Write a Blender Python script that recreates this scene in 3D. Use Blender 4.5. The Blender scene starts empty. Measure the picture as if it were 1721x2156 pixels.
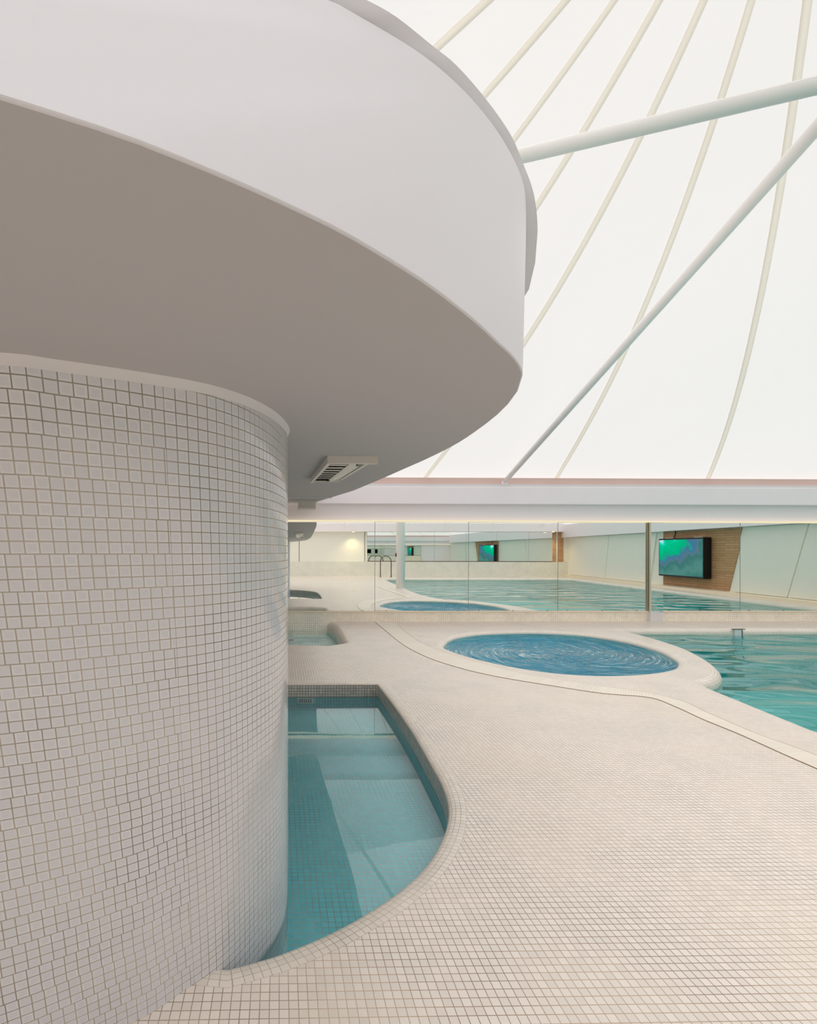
import bpy, bmesh, math, random
import numpy as np
from mathutils import Vector, Matrix
from mathutils.geometry import delaunay_2d_cdt
random.seed(4)
S = bpy.context.scene
COL = S.collection

# ------------------------------------------------------------------ camera
F, PPX, PPY, H = 1050.0, 608.0, 1160.0, 1.5
YAW, ROLL = math.radians(1.0), math.radians(0.10)
fwd = Vector((math.sin(YAW), math.cos(YAW), 0))
rgt0 = Vector((math.cos(YAW), -math.sin(YAW), 0))
up0 = Vector((0, 0, 1))
rgt = rgt0*math.cos(ROLL) + up0*math.sin(ROLL)
upv = up0*math.cos(ROLL) - rgt0*math.sin(ROLL)
cd = bpy.data.cameras.new('camera'); cam = bpy.data.objects.new('camera', cd); COL.objects.link(cam)
cd.sensor_fit = 'VERTICAL'; cd.sensor_height = 24; cd.sensor_width = 24*1721/2156
cd.lens = F/2156*24
cd.shift_x = (860.5-PPX)/2156; cd.shift_y = (PPY-1078)/2156
cd.clip_start = 0.02; cd.clip_end = 300
M = Matrix((rgt, upv, -fwd)).transposed().to_4x4(); M.translation = (0, 0, H)
cam.matrix_world = M
S.camera = cam

# ------------------------------------------------------------------ world, exposure
W = bpy.data.worlds.new('overcast_sky'); S.world = W; W.use_nodes = True
wb = W.node_tree.nodes['Background']
wb.inputs[0].default_value = (1.0, 0.985, 0.975, 1); wb.inputs[1].default_value = 0.92
sd = bpy.data.lights.new('veiled_sun', 'SUN'); sd.energy = 1.8; sd.angle = math.radians(100); sd.color = (1.0, 0.985, 0.975)
so_ = bpy.data.objects.new('veiled_sun', sd); COL.objects.link(so_); so_.rotation_euler = (math.radians(-8), math.radians(14), 0); so_.location = (5, 4, 14)
S.view_settings.view_transform = 'Standard'; S.view_settings.look = 'None'
S.view_settings.exposure = 0.0; S.view_settings.gamma = 1.0; S.view_settings.use_curve_mapping = False
cy = S.cycles
cy.max_bounces = 16; cy.diffuse_bounces = 9; cy.glossy_bounces = 8; cy.transmission_bounces = 6
cy.transparent_max_bounces = 16; cy.caustics_reflective = False; cy.caustics_refractive = False
cy.sample_clamp_indirect = 6

# ------------------------------------------------------------------ pixel helpers
def ray(px, py):
    return fwd + rgt*((px-PPX)/F) + upv*((PPY-py)/F)
def PZ(px, py, z=0.0):
    d = ray(px, py); t = (z-H)/d.z
    return Vector((d.x*t, d.y*t, z))
def PY_(px, py, y):
    d = ray(px, py); t = y/d.y
    return Vector((d.x*t, y, H+d.z*t))
SOF_A, SOF_B = 0.34, 0.067          # soffit rises gently away from the viewer
def sof(y): return H + SOF_A + SOF_B*y
def PS(px, py, drop=0.0):
    d = ray(px, py); t = (SOF_A-drop)/(d.z - SOF_B*d.y)
    return Vector((d.x*t, d.y*t, H+d.z*t))

# ------------------------------------------------------------------ materials
def s2l(c):
    c = c/255.0
    return c/12.92 if c <= 0.04045 else ((c+0.055)/1.055)**2.4
def rgb(r, g, b): return (s2l(r), s2l(g), s2l(b), 1)
class NT:
    def __init__(s, name):
        s.m = bpy.data.materials.new(name); s.m.use_nodes = True; s.t = s.m.node_tree
        s.t.nodes.clear(); s.out = s.n('ShaderNodeOutputMaterial')
    def n(s, k, **kw):
        nd = s.t.nodes.new(k)
        for a, v in kw.items(): setattr(nd, a, v)
        return nd
    def l(s, a, b): s.t.links.new(a, b)
    def math(s, op, a, b=None, c=None):
        nd = s.n('ShaderNodeMath', operation=op)
        for i, v in enumerate((a, b, c)):
            if v is None: continue
            if isinstance(v, (int, float)): nd.inputs[i].default_value = v
            else: s.l(v, nd.inputs[i])
        return nd.outputs[0]
    def mix(s, f, a, b):
        nd = s.n('ShaderNodeMix', data_type='RGBA')
        for i, v in ((0, f), (6, a), (7, b)):
            if isinstance(v, (int, float)): nd.inputs[i].default_value = v
            elif isinstance(v, tuple): nd.inputs[i].default_value = v
            else: s.l(v, nd.inputs[i])
        return nd.outputs[2]
    def bsdf(s, rough=0.5, spec=0.5, metal=0.0):
        b = s.n('ShaderNodeBsdfPrincipled'); b.inputs['Roughness'].default_value = rough
        b.inputs['Specular IOR Level'].default_value = spec; b.inputs['Metallic'].default_value = metal
        s.l(b.outputs[0], s.out.inputs[0]); return b
    def noise(s, vec, scale, detail=3, rough=0.5):
        nd = s.n('ShaderNodeTexNoise'); nd.inputs['Scale'].default_value = scale
        nd.inputs['Detail'].default_value = detail; nd.inputs['Roughness'].default_value = rough
        if vec is not None: s.l(vec, nd.inputs['Vector'])
        return nd.outputs['Fac']
def plain(name, c, rough=0.5, spec=0.3, metal=0.0, var=0.04, scale=3.0):
    t = NT(name); b = t.bsdf(rough, spec, metal)
    tc = t.n('ShaderNodeTexCoord').outputs['Object']
    nz = t.noise(tc, scale, 4)
    dk = tuple(x*(1-var*2) for x in c[:3]) + (1,)
    t.l(t.mix(nz, dk, c), b.inputs['Base Color'])
    return t.m
def tile(name, col, grout, pitch=0.031, gw=0.09, var=0.06, rough=0.25, pv=None, stagger=False, centre=None,
         bump=0.25, spec=0.5, dirt=None):
    """mosaic laid on the UV map, which is in metres"""
    t = NT(name); b = t.bsdf(rough, spec)
    uv = t.n('ShaderNodeUVMap').outputs[0]
    sp = t.n('ShaderNodeSeparateXYZ'); t.l(uv, sp.inputs[0])
    u, v = sp.outputs[0], sp.outputs[1]
    pv = pv or pitch
    fu = t.math('DIVIDE', u, pitch); fv = t.math('DIVIDE', v, pv)
    if stagger:
        row = t.math('FLOOR', t.math('DIVIDE', fv, 3.0))
        wn = t.n('ShaderNodeTexWhiteNoise', noise_dimensions='1D'); t.l(row, wn.inputs['W'])
        far = t.math('GREATER_THAN', fu, 28.0)
        fu = t.math('ADD', fu, t.math('MULTIPLY', wn.outputs[0], far))
    def edge(x):
        fr = t.math('FRACT', x); d = t.math('ABSOLUTE', t.math('SUBTRACT', fr, 0.5))
        return d
    e = t.math('MAXIMUM', edge(fu), edge(fv))
    mr = t.n('ShaderNodeMapRange', interpolation_type='SMOOTHSTEP'); t.l(e, mr.inputs[0])
    mr.inputs[1].default_value = 0.5-gw*0.75; mr.inputs[2].default_value = 0.5-gw*0.3
    g = mr.outputs[0]
    cell = t.n('ShaderNodeCombineXYZ'); t.l(t.math('FLOOR', fu), cell.inputs[0]); t.l(t.math('FLOOR', fv), cell.inputs[1])
    wn2 = t.n('ShaderNodeTexWhiteNoise', noise_dimensions='3D'); t.l(cell.outputs[0], wn2.inputs['Vector'])
    dk = tuple(x*(1-var*2) for x in col[:3]) + (1,)
    c = t.mix(wn2.outputs[0], dk, col)
    if centre:
        m2 = t.n('ShaderNodeMapRange', interpolation_type='SMOOTHSTEP'); t.l(e, m2.inputs[0])
        m2.inputs[1].default_value = 0.22; m2.inputs[2].default_value = 0.40
        c = t.mix(m2.outputs[0], centre, c)
    big = t.noise(uv, 0.9, 3)
    gd = tuple(x*0.55 for x in grout[:3]) + (1,)
    gm = t.n('ShaderNodeMapRange'); t.l(t.noise(uv, 2.3, 3), gm.inputs[0])
    gm.inputs[1].default_value = 0.42; gm.inputs[2].default_value = 0.62
    gc = t.mix(gm.outputs[0], grout, gd)
    c = t.mix(g, c, gc)
    if dirt: 
        bm_ = t.n('ShaderNodeMapRange'); t.l(big, bm_.inputs[0]); bm_.inputs[1].default_value=0.5; bm_.inputs[2].default_value=0.8
        c = t.mix(t.math('MULTIPLY', bm_.outputs[0], 0.5), c, dirt)
    t.l(c, b.inputs['Base Color'])
    t.l(t.math('ADD', t.math('MULTIPLY', g, 0.5), rough), b.inputs['Roughness'])
    bp = t.n('ShaderNodeBump'); bp.inputs['Strength'].default_value = bump; bp.inputs['Distance'].default_value = 0.002
    hh = t.math('ADD', t.math('SUBTRACT', 1.0, g), t.math('MULTIPLY', wn2.outputs[0], 0.35))
    t.l(hh, bp.inputs['Height']); t.l(bp.outputs[0], b.inputs['Normal'])
    return t.m
def water(name, tint, scale, strength, refl_boost=1.0, foam=0.0, stretch=(1, 1, 1), detail=3, dist=0.05, coat=(1, 1, 1, 1), swirl=None):
    t = NT(name)
    tc = t.n('ShaderNodeTexCoord').outputs['Object']
    if swirl:                                     # the jets turn the whole surface round its middle
        vs_ = t.n('ShaderNodeVectorMath', operation='SUBTRACT'); t.l(tc, vs_.inputs[0]); vs_.inputs[1].default_value = (swirl[0], swirl[1], 0)
        ln = t.n('ShaderNodeVectorMath', operation='LENGTH'); t.l(vs_.outputs[0], ln.inputs[0])
        an = t.math('MULTIPLY', t.math('SUBTRACT', 1.7, ln.outputs['Value']), 2.6)
        vr = t.n('ShaderNodeVectorRotate', rotation_type='Z_AXIS'); t.l(vs_.outputs[0], vr.inputs['Vector']); t.l(an, vr.inputs['Angle'])
        tc = vr.outputs[0]
    mp = t.n('ShaderNodeMapping'); mp.inputs['Scale'].default_value = stretch; t.l(tc, mp.inputs[0])
    v = mp.outputs[0]
    n1 = t.noise(v, scale, detail, 0.5)
    bp = t.n('ShaderNodeBump'); bp.inputs['Strength'].default_value = strength; bp.inputs['Distance'].default_value = dist
    t.l(n1, bp.inputs['Height'])
    tr = t.n('ShaderNodeBsdfTransparent'); tr.inputs[0].default_value = tint
    gl = t.n('ShaderNodeBsdfGlossy'); gl.inputs['Roughness'].default_value = 0.0; gl.inputs[0].default_value = coat
    t.l(bp.outputs[0], gl.inputs['Normal'])
    fr = t.n('ShaderNodeFresnel'); fr.inputs[0].default_value = 1.33; t.l(bp.outputs[0], fr.inputs['Normal'])
    fac = t.math('MINIMUM', t.math('MULTIPLY', fr.outputs[0], refl_boost), 1.0)
    mx = t.n('ShaderNodeMixShader'); t.l(fac, mx.inputs[0]); t.l(tr.outputs[0], mx.inputs[1]); t.l(gl.outputs[0], mx.inputs[2])
    last = mx.outputs[0]
    if foam > 0:
        df = t.n('ShaderNodeBsdfDiffuse'); df.inputs[0].default_value = rgb(225, 240, 240)
        nz = t.noise(v, scale*2.2, 6, 0.65)
        m = t.n('ShaderNodeMapRange'); t.l(nz, m.inputs[0]); m.inputs[1].default_value = 0.54; m.inputs[2].default_value = 0.68
        m.inputs[4].default_value = foam
        m3 = t.n('ShaderNodeMixShader'); t.l(m.outputs[0], m3.inputs[0]); t.l(last, m3.inputs[1]); t.l(df.outputs[0], m3.inputs[2])
        last = m3.outputs[0]
    t.l(last, t.out.inputs[0])
    return t.m
def emis(name, c, s):
    t = NT(name); e = t.n('ShaderNodeEmission'); e.inputs[0].default_value = c; e.inputs[1].default_value = s
    t.l(e.outputs[0], t.out.inputs[0]); return t.m

WHITE = rgb(228, 220, 210)
M_deck = tile('deck_mosaic', rgb(237, 227, 218), rgb(196, 172, 148), 0.032, 0.085, 0.05, 0.30, dirt=rgb(226, 212, 194))
M_edge = tile('edge_mosaic', rgb(236, 227, 216), rgb(205, 188, 168), 0.032, 0.075, 0.05, 0.28)
M_poolwall = tile('pool_wall_mosaic', rgb(214, 208, 200), rgb(96, 86, 78), 0.032, 0.10, 0.10, 0.25)
M_lowwall = tile('low_wall_mosaic', rgb(252, 245, 232), rgb(232, 214, 188), 0.045, 0.10, 0.05, 0.3)
M_col = tile('column_mosaic', rgb(220, 220, 224), rgb(180, 173, 160), 0.031, 0.085, 0.05, 0.12, stagger=True,
             centre=rgb(208, 209, 215), bump=0.5, spec=0.6)
M_blue = tile('blue_mosaic', rgb(142, 236, 246), rgb(210, 206, 200), 0.034, 0.085, 0.05, 0.3)
M_blue_pale = tile('pale_blue_mosaic', rgb(150, 222, 232), rgb(250, 250, 240), 0.055, 0.30, 0.03, 0.3)
M_tub = tile('tub_blue_mosaic', rgb(112, 232, 240), rgb(180, 235, 235), 0.04, 0.08, 0.08, 0.3)
M_pool = tile('pool_blue_mosaic', rgb(150, 228, 232), rgb(195, 232, 232), 0.05, 0.08, 0.05, 0.3)
M_gutter = tile('gutter_strip_mosaic', rgb(238, 229, 216), rgb(212, 196, 174), 0.024, 0.09, 0.03, 0.4, pv=0.5)
M_joint = plain('joint_sealant', rgb(204, 184, 160), 0.8, 0.2)
M_paint = plain('white_plaster', rgb(222, 220, 222), 0.55, 0.25, var=0.01, scale=1.0)
M_drum = plain('satin_white_paint', rgb(214, 213, 219), 0.40, 0.35, var=0.012, scale=0.8)
M_beam = plain('beam_white_paint', rgb(250, 241, 245), 0.6, 0.2, var=0.012)
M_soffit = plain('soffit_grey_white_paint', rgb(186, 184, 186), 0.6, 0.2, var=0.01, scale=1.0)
M_rear = tile('rear_wall_mosaic', rgb(238, 236, 226), rgb(215, 212, 200), 0.05, 0.08, 0.03, 0.4)
M_cream = plain('cream_cladding', rgb(244, 241, 232), 0.5, 0.3, var=0.02)
M_pink = plain('pink_base_strip', rgb(226, 196, 188), 0.6, 0.2, var=0.06, scale=1.5)
M_ledge = plain('cream_ledge', rgb(242, 230, 208), 0.5, 0.3, var=0.02)
M_pole = plain('white_enamelled_steel', rgb(253, 250, 249), 0.35, 0.4, var=0.01)
M_steel = plain('brushed_steel', rgb(120, 116, 112), 0.3, 0.5, 0.8, var=0.05)
M_alu = plain('aluminium_trim', rgb(226, 220, 196), 0.35, 0.5, 0.2, var=0.03)
M_bead = plain('mirror_edge_bead', rgb(150, 150, 138), 0.5, 0.3)
M_inlet = plain('inlet_dark_frame', rgb(118, 112, 102), 0.7, 0.2)  # dark edge lines framing the pale skimmer flap
M_black = plain('black_plastic', rgb(22, 24, 28), 0.4, 0.4, var=0.1)
M_dark = plain('dark_gap', rgb(60, 54, 50), 0.8, 0.2)
M_redline = plain('dark_red_trim', rgb(96, 62, 52), 0.6, 0.3)
M_fix = plain('fixture_white_metal', rgb(222, 216, 208), 0.4, 0.4, var=0.02)
M_slat = plain('fixture_slat_metal', rgb(190, 190, 188), 0.25, 0.5, 0.6, var=0.05)
t = NT('mirror_glass'); g = t.n('ShaderNodeBsdfGlossy'); g.inputs['Roughness'].default_value = 0.0
g.inputs[0].default_value = (0.895, 0.93, 0.905, 1); t.l(g.outputs[0], t.out.inputs[0]); M_mirror = t.m
# wood cladding
t = NT('wood_plank_cladding'); b = t.bsdf(0.55, 0.3)
uv = t.n('ShaderNodeUVMap').outputs[0]
mp = t.n('ShaderNodeMapping'); mp.inputs['Scale'].default_value = (1.2, 9.0, 1); t.l(uv, mp.inputs[0])
nz = t.noise(mp.outputs[0], 2.5, 6, 0.65)
br = t.n('ShaderNodeTexBrick'); t.l(uv, br.inputs[0])
br.inputs['Scale'].default_value = 1.0; br.inputs['Brick Width'].default_value = 0.9; br.inputs['Row Height'].default_value = 0.09
br.inputs['Mortar Size'].default_value = 0.004; br.inputs['Color1'].default_value = rgb(205, 158, 116)
br.inputs['Color2'].default_value = rgb(226, 182, 138); br.inputs['Mortar'].default_value = rgb(70, 50, 36)
t.l(t.mix(t.math('MULTIPLY', nz, 0.75), br.outputs[0], rgb(140, 98, 66)), b.inputs['Base Color']); M_wood = t.m
# tent membrane: woven cloth, light comes through both weave and threads
def fabric(name, c, transp, transl):
    t = NT(name)
    tc = t.n('ShaderNodeTexCoord').outputs['Object']
    nz = t.noise(tc, 0.35, 4)
    col = t.mix(nz, tuple(x*0.955 for x in c[:3]) + (1,), c)
    df = t.n('ShaderNodeBsdfDiffuse'); tl = t.n('ShaderNodeBsdfTranslucent'); tr = t.n('ShaderNodeBsdfTransparent')
    for x in (df, tl, tr): t.l(col, x.inputs[0])
    m1 = t.n('ShaderNodeMixShader'); m1.inputs[0].default_value = transl
    t.l(df.outputs[0], m1.inputs[1]); t.l(tl.outputs[0], m1.inputs[2])
    m2 = t.n('ShaderNodeMixShader'); m2.inputs[0].default_value = transp
    t.l(m1.outputs[0], m2.inputs[1]); t.l(tr.outputs[0], m2.inputs[2])
    t.l(m2.outputs[0], t.out.inputs[0]); return t.m
M_tent = fabric('tent_membrane', (0.97, 0.955, 0.94, 1), 0.60, 0.55)
M_seam = fabric('tent_seam_cloth', (0.91, 0.86, 0.77, 1), 0.0, 0.55)

# ------------------------------------------------------------------ object helpers
def tag(o, label=None, cat=None, group=None, kind=None):
    if label: o['label'] = label
    if cat: o['category'] = cat
    if group: o['group'] = group
    if kind: o['kind'] = kind
    return o
def empty(name, loc, label=None, cat=None, group=None, kind=None):
    o = bpy.data.objects.new(name, None); COL.objects.link(o); o.location = loc
    o.empty_display_size = 0.1
    return tag(o, label, cat, group, kind)
def link(name, me, mat, parent=None, smooth=False):
    o = bpy.data.objects.new(name, me); COL.objects.link(o)
    if mat:
        for m in (mat if isinstance(mat, list) else [mat]): me.materials.append(m)
    if smooth:
        for p in me.polygons: p.use_smooth = True
    if parent:
        o.parent = parent; o.matrix_parent_inverse = Matrix.Translation(-Vector(parent.location))
    return o
def mesh(name, verts, faces, mat, parent=None, smooth=False, uv=None, mi=None):
    """uv: one (u, v) per vertex, or a function of (position) -> (u, v); mi: material index per face"""
    me = bpy.data.meshes.new(name)
    me.from_pydata([tuple(v) for v in verts], [], faces)
    if uv is not None:
        ul = me.uv_layers.new(name='UVMap')
        for lp in me.loops:
            i = lp.vertex_index
            ul.data[lp.index].uv = uv[i] if isinstance(uv, (list, tuple)) else uv(me.vertices[i].co)
    if mi:
        for p, k in zip(me.polygons, mi): p.material_index = k
    me.update()
    return link(name, me, mat, parent, smooth)
def box(name, x0, x1, y0, y1, z0, z1, mat, parent=None, bev=0.0, uvs=False):
    bm = bmesh.new(); bmesh.ops.create_cube(bm, size=1)
    for v in bm.verts:
        v.co = Vector(((x0+x1)/2 + v.co.x*(x1-x0), (y0+y1)/2 + v.co.y*(y1-y0), (z0+z1)/2 + v.co.z*(z1-z0)))
    if bev: bmesh.ops.bevel(bm, geom=bm.edges[:], offset=bev, segments=2, affect='EDGES', profile=0.6)
    me = bpy.data.meshes.new(name)
    if uvs:
        ul = bm.loops.layers.uv.new('UVMap')
        for f in bm.faces:
            n = f.normal; f.normal_update(); n = f.normal
            for lp in f.loops:
                c = lp.vert.co
                lp[ul].uv = (c.x, c.y) if abs(n.z) > .6 else ((c.x, c.z) if abs(n.y) > .6 else (c.y, c.z))
    bm.to_mesh(me); bm.free()
    return link(name, me, mat, parent)
def tube(name, pts, r, mat, parent=None, seg=16, closed_caps=True):
    pts = [Vector(p) for p in pts]; vs = []; fs = []
    up = Vector((0.13, 0.21, 0.97)); prev = None
    for i, p in enumerate(pts):
        a = pts[max(i-1, 0)]; b = pts[min(i+1, len(pts)-1)]; d = (b-a).normalized()
        if prev is None: u = d.cross(up).normalized()
        else: u = (prev - d*prev.dot(d)).normalized()
        prev = u; w = d.cross(u)
        rr = r[i] if isinstance(r, (list, tuple)) else r
        for k in range(seg):
            t_ = 2*math.pi*k/seg; vs.append(p + (u*math.cos(t_) + w*math.sin(t_))*rr)
    for i in range(len(pts)-1):
        for k in range(seg):
            k2 = (k+1) % seg
            fs.append((i*seg+k, i*seg+k2, (i+1)*seg+k2, (i+1)*seg+k))
    fs.append(tuple(range(seg-1, -1, -1))); fs.append(tuple((len(pts)-1)*seg+k for k in range(seg)))
    o = mesh(name, vs, fs, mat, parent, True)
    return o
def cr(pts, n=8, closed=False):
    """Catmull-Rom resampling of 2-D/3-D points"""
    P = [Vector(p) for p in pts]; N = len(P); out = []
    rng_ = range(N if closed else N-1)
    for i in rng_:
        p1, p2 = P[i], P[(i+1) % N]
        p0 = P[(i-1) % N] if (closed or i > 0) else p1*2-p2
        p3 = P[(i+2) % N] if (closed or i < N-2) else p2*2-p1
        for k in range(n):
            t_ = k/n
            out.append(0.5*((2*p1)+(p2-p0)*t_+(2*p0-5*p1+4*p2-p3)*t_*t_+(3*p1-p0-3*p2+p3)*t_**3))
    if not closed: out.append(P[-1])
    return out
def v2(v): return Vector((v[0], v[1]))
def area(L): return sum(L[i].x*L[(i+1) % len(L)].y - L[(i+1) % len(L)].x*L[i].y for i in range(len(L)))/2
def ccw(L): return L if area(L) > 0 else L[::-1]
def offset(L, d):
    out = []; N = len(L)
    for i in range(N):
        a, b, c = L[i-1], L[i], L[(i+1) % N]
        e1 = (b-a).normalized(); e2 = (c-b).normalized()
        n = Vector((e1.y, -e1.x)) + Vector((e2.y, -e2.x)); n.normalize()
        k = max(0.5, n.dot(Vector((e1.y, -e1.x))))
        out.append(b + n*d/k)
    return out
def dedupe(L, eps=0.012):
    out = []
    for p in L:
        if not out or (p-out[-1]).length > eps: out.append(p)
    if (out[0]-out[-1]).length < eps: out.pop()
    return out
def inside(p, L):
    c = False; j = len(L)-1
    for i in range(len(L)):
        a, b = L[i], L[j]
        if (a.y > p.y) != (b.y > p.y) and p.x < (b.x-a.x)*(p.y-a.y)/(b.y-a.y)+a.x: c = not c
        j = i
    return c
def fill(outer, holes, z):
    vs = []; es = []
    for L in [outer]+holes:
        k = len(vs); vs += [v2(p) for p in L]; es += [(k+i, k+(i+1) % len(L)) for i in range(len(L))]
    r = delaunay_2d_cdt(vs, es, [], 0, 1e-6)
    V = r[0]; Fc = []
    for f in r[2]:
        c = sum((V[i] for i in f), Vector((0, 0)))/len(f)
        if inside(c, outer) and not any(inside(c, h) for h in holes): Fc.append(tuple(f))
    return [Vector((v.x, v.y, z(v) if callable(z) else z)) for v in V], Fc

# ------------------------------------------------------------------ pool outlines (plan)
YW = PY_(900, 1307, 10.71).y
XL, XR0, XR1, YB = -10.3, 16.3, 14.9, -9.2       # room limits: left, right (rear / front end), rear
def trace(pts, z=0.0): return [v2(PZ(x, y, z)) for x, y in pts]
# near plunge pool
bk = trace([(607, 1438), (796, 1438)])
yb1 = bk[0].y
near = trace([(805, 1450), (830, 1482), (870, 1540), (905, 1600), (930, 1645), (944, 1690), (940, 1735), (918, 1785),
              (885, 1828), (840, 1868), (780, 1908), (700, 1952), (600, 1994), (540, 2013), (480, 2029)])
pool1 = [Vector((-1.6, yb1)), Vector((-0.6, yb1)), bk[0]] + [Vector((bk[1].x, yb1))] + cr(near, 5)[0:] + \
        [Vector((-0.30, 1.83)), Vector((-0.42, 1.88)), Vector((-0.62, 2.0)), Vector((-0.9, 2.25)), Vector((-1.3, 2.7)), Vector((-1.6, 3.2))]
pool1 = ccw(dedupe(pool1))
# far shallow basin against the mirror wall
c2 = trace([(706, 1318), (716, 1335), (728, 1352), (690, 1357), (607, 1355)])
pool2 = ccw(dedupe([Vector((c2[0].x-0.16, YW-0.01)), Vector((c2[0].x-0.06, YW-0.12))] + [c2[0], c2[1], c2[2]+Vector((-.02, .02)), c2[3], c2[4]] +
            [Vector((-1.6, c2[4].y)), Vector((-1.6, YW-0.01))]))
# whirlpool
tub = trace([(935, 1357), (955, 1341), (1005, 1332), (1080, 1328.5), (1150, 1329), (1230, 1334), (1310, 1346), (1380, 1364), (1420, 1383),
             (1428, 1396), (1410, 1408), (1350, 1417), (1260, 1420), (1160, 1414), (1060, 1398), (985, 1380), (945, 1366)])
tcx = sum(p.x for p in tub)/len(tub); tcy = sum(p.y for p in tub)/len(tub)
tub = ccw(cr(tub, 6, True))
# main pool
yfar = PZ(1500, 1324).y
rim = trace([(1300, 1323.8), (1345, 1334), (1400, 1349), (1450, 1366), (1490, 1386), (1514, 1404), (1521, 1417), (1510, 1429), (1485, 1436)])
edge = trace([(1500, 1447), (1560, 1471), (1640, 1503), (1721, 1535)])
main = [Vector((rim[0].x, yfar))] + cr(rim, 5)[1:] + edge + [Vector((4.52, 2.5)), Vector((4.58, 0)), Vector((4.66, -2.6)), Vector((4.72, -5.5)),
        Vector((5.2, -6.3)), Vector((14.4, -6.6)), Vector((15.0, -6.0)), Vector((14.2, yfar-0.4)), Vector((13.8, yfar))]
main = ccw(dedupe(main))

# ------------------------------------------------------------------ structure: floor
R1, R2, RT, RM = 0.10, 0.12, 0.10, 0.10
holes = [offset(pool1, R1), None, offset(tub, RT), offset(main, RM)]
h2 = offset(pool2, R2)
h2 = [Vector((p.x, min(p.y, YW-0.008))) for p in h2]; holes[1] = h2
outer = [Vector((XL, YB)), Vector((XR0+0.4, YB)), Vector((XR1+0.4, YW)), Vector((XL, YW))]
vs, fs = fill(outer, holes, 0.0)
floor = mesh('floor', vs, fs, M_deck, uv=lambda c: (c.x, c.y)); tag(floor, kind='structure')

def rim_mesh(name, L, r, depth, mat, parent, segs=6, clampy=False, rv=None):
    """bullnose edge turning from the deck down into the pool wall"""
    N = len(L); rows = []; rv = rv or r
    for k in range(segs+1):
        a = math.pi/2*k/segs
        P = offset(L, r*(1-math.sin(a))) if k < segs else L
        if clampy: P = [Vector((p.x, min(p.y, YW-0.006))) for p in P]
        rows.append(([Vector((p.x, p.y, -rv*(1-math.cos(a)))) for p in P], r*a))
    rows.append(([Vector((p.x, p.y, -depth)) for p in L], r*math.pi/2+depth-rv))
    al = [0.0]
    for i in range(N): al.append(al[-1]+(L[(i+1) % N]-L[i]).length)
    vs, uv, fs = [], [], []
    for P, w in rows:
        for i in range(N+1): vs.append(P[i % N]); uv.append((al[i], w))
    for k in range(len(rows)-1):
        for i in range(N):
            a = k*(N+1)+i; fs.append((a, a+N+1, a+N+2, a+1))
    return mesh(name, vs, fs, mat, parent, True, uv, mi=([0]*(N*(len(rows)-2))+[1]*N if len(mat) > 1 else None))
def basin(name, L, z0, z1, mwall, mfloor, parent):
    N = len(L); al = [0.0]
    for i in range(N): al.append(al[-1]+(L[(i+1) % N]-L[i]).length)
    vs, uv, fs = [], [], []
    for z in (z0, z1):
        for i in range(N+1): p = L[i % N]; vs.append((p.x, p.y, z)); uv.append((al[i], z))
    for i in range(N): fs.append((i, N+1+i, N+2+i, i+1))
    w = mesh('basin_wall', vs, fs, mwall, parent, True, uv)
    V, Fc = fill(L, [], z1)
    f = mesh('basin_floor', V, Fc, mfloor, parent, uv=lambda c: (c.x, c.y))
    return w, f
def surface(L, z, mat, parent, grow=0.0):
    V, Fc = fill(offset(L, -grow) if grow else L, [], z)
    return mesh('water', V, Fc, mat, parent)

W_near = water('still_water', (0.92, 0.99, 0.995, 1), 2.0, 0.02, 1.6, dist=0.02)
W_tub = water('whirling_water', (0.28, 0.84, 0.99, 1), 4.6, 1.0, 0.72, foam=0.5, dist=0.16, swirl=(tcx, tcy))
W_main = water('rippling_pool_water', (0.42, 0.86, 0.83, 1), 1.15, 1.0, 0.85, stretch=(0.8, 1.5, 1), detail=0.8, dist=0.12)

p1 = empty('plunge_pool', (0.5, 4, 0), 'shallow blue-tiled plunge pool curving beside the mosaic column', 'pool')
rim_mesh('coping', pool1, R1, 0.17, [M_edge, M_poolwall], p1, rv=0.028)
basin('basin', pool1, -0.17, -0.30, M_blue, M_blue, p1)
surface(pool1, -0.155, W_near, p1)
p2 = empty('foot_bath', (0.3, 9.4, 0), 'small pale-blue striped basin against the mirror wall, behind the plunge pool', 'pool')
rim_mesh('coping', pool2, R2, 0.21, [M_edge], p2, clampy=True)
basin('basin', pool2, -0.21, -0.30, M_blue_pale, M_blue_pale, p2)
W_foot = water('foot_bath_water', (0.96, 0.99, 0.99, 1), 2.0, 0.02, 0.3, dist=0.02)
surface(pool2, -0.195, W_foot, p2)
p3 = empty('whirlpool_tub', (tcx, tcy, 0), 'round whirlpool tub of churning turquoise water with a broad white rim', 'hot tub')
rim_mesh('coping', tub, RT, 0.12, [M_edge], p3, rv=0.05)
basin('basin', tub, -0.12, -0.9, M_tub, M_tub, p3)
surface(tub, -0.06, W_tub, p3)
p4 = empty('swimming_pool', (9, 2, 0), 'large swimming pool of rippling green-blue water on the right', 'pool')
rim_mesh('coping', main, RM, 0.16, [M_edge], p4, segs=8)
basin('basin', main, -0.16, -1.2, M_pool, M_pool, p4)
surface(main, -0.115, W_main, p4)

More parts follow.
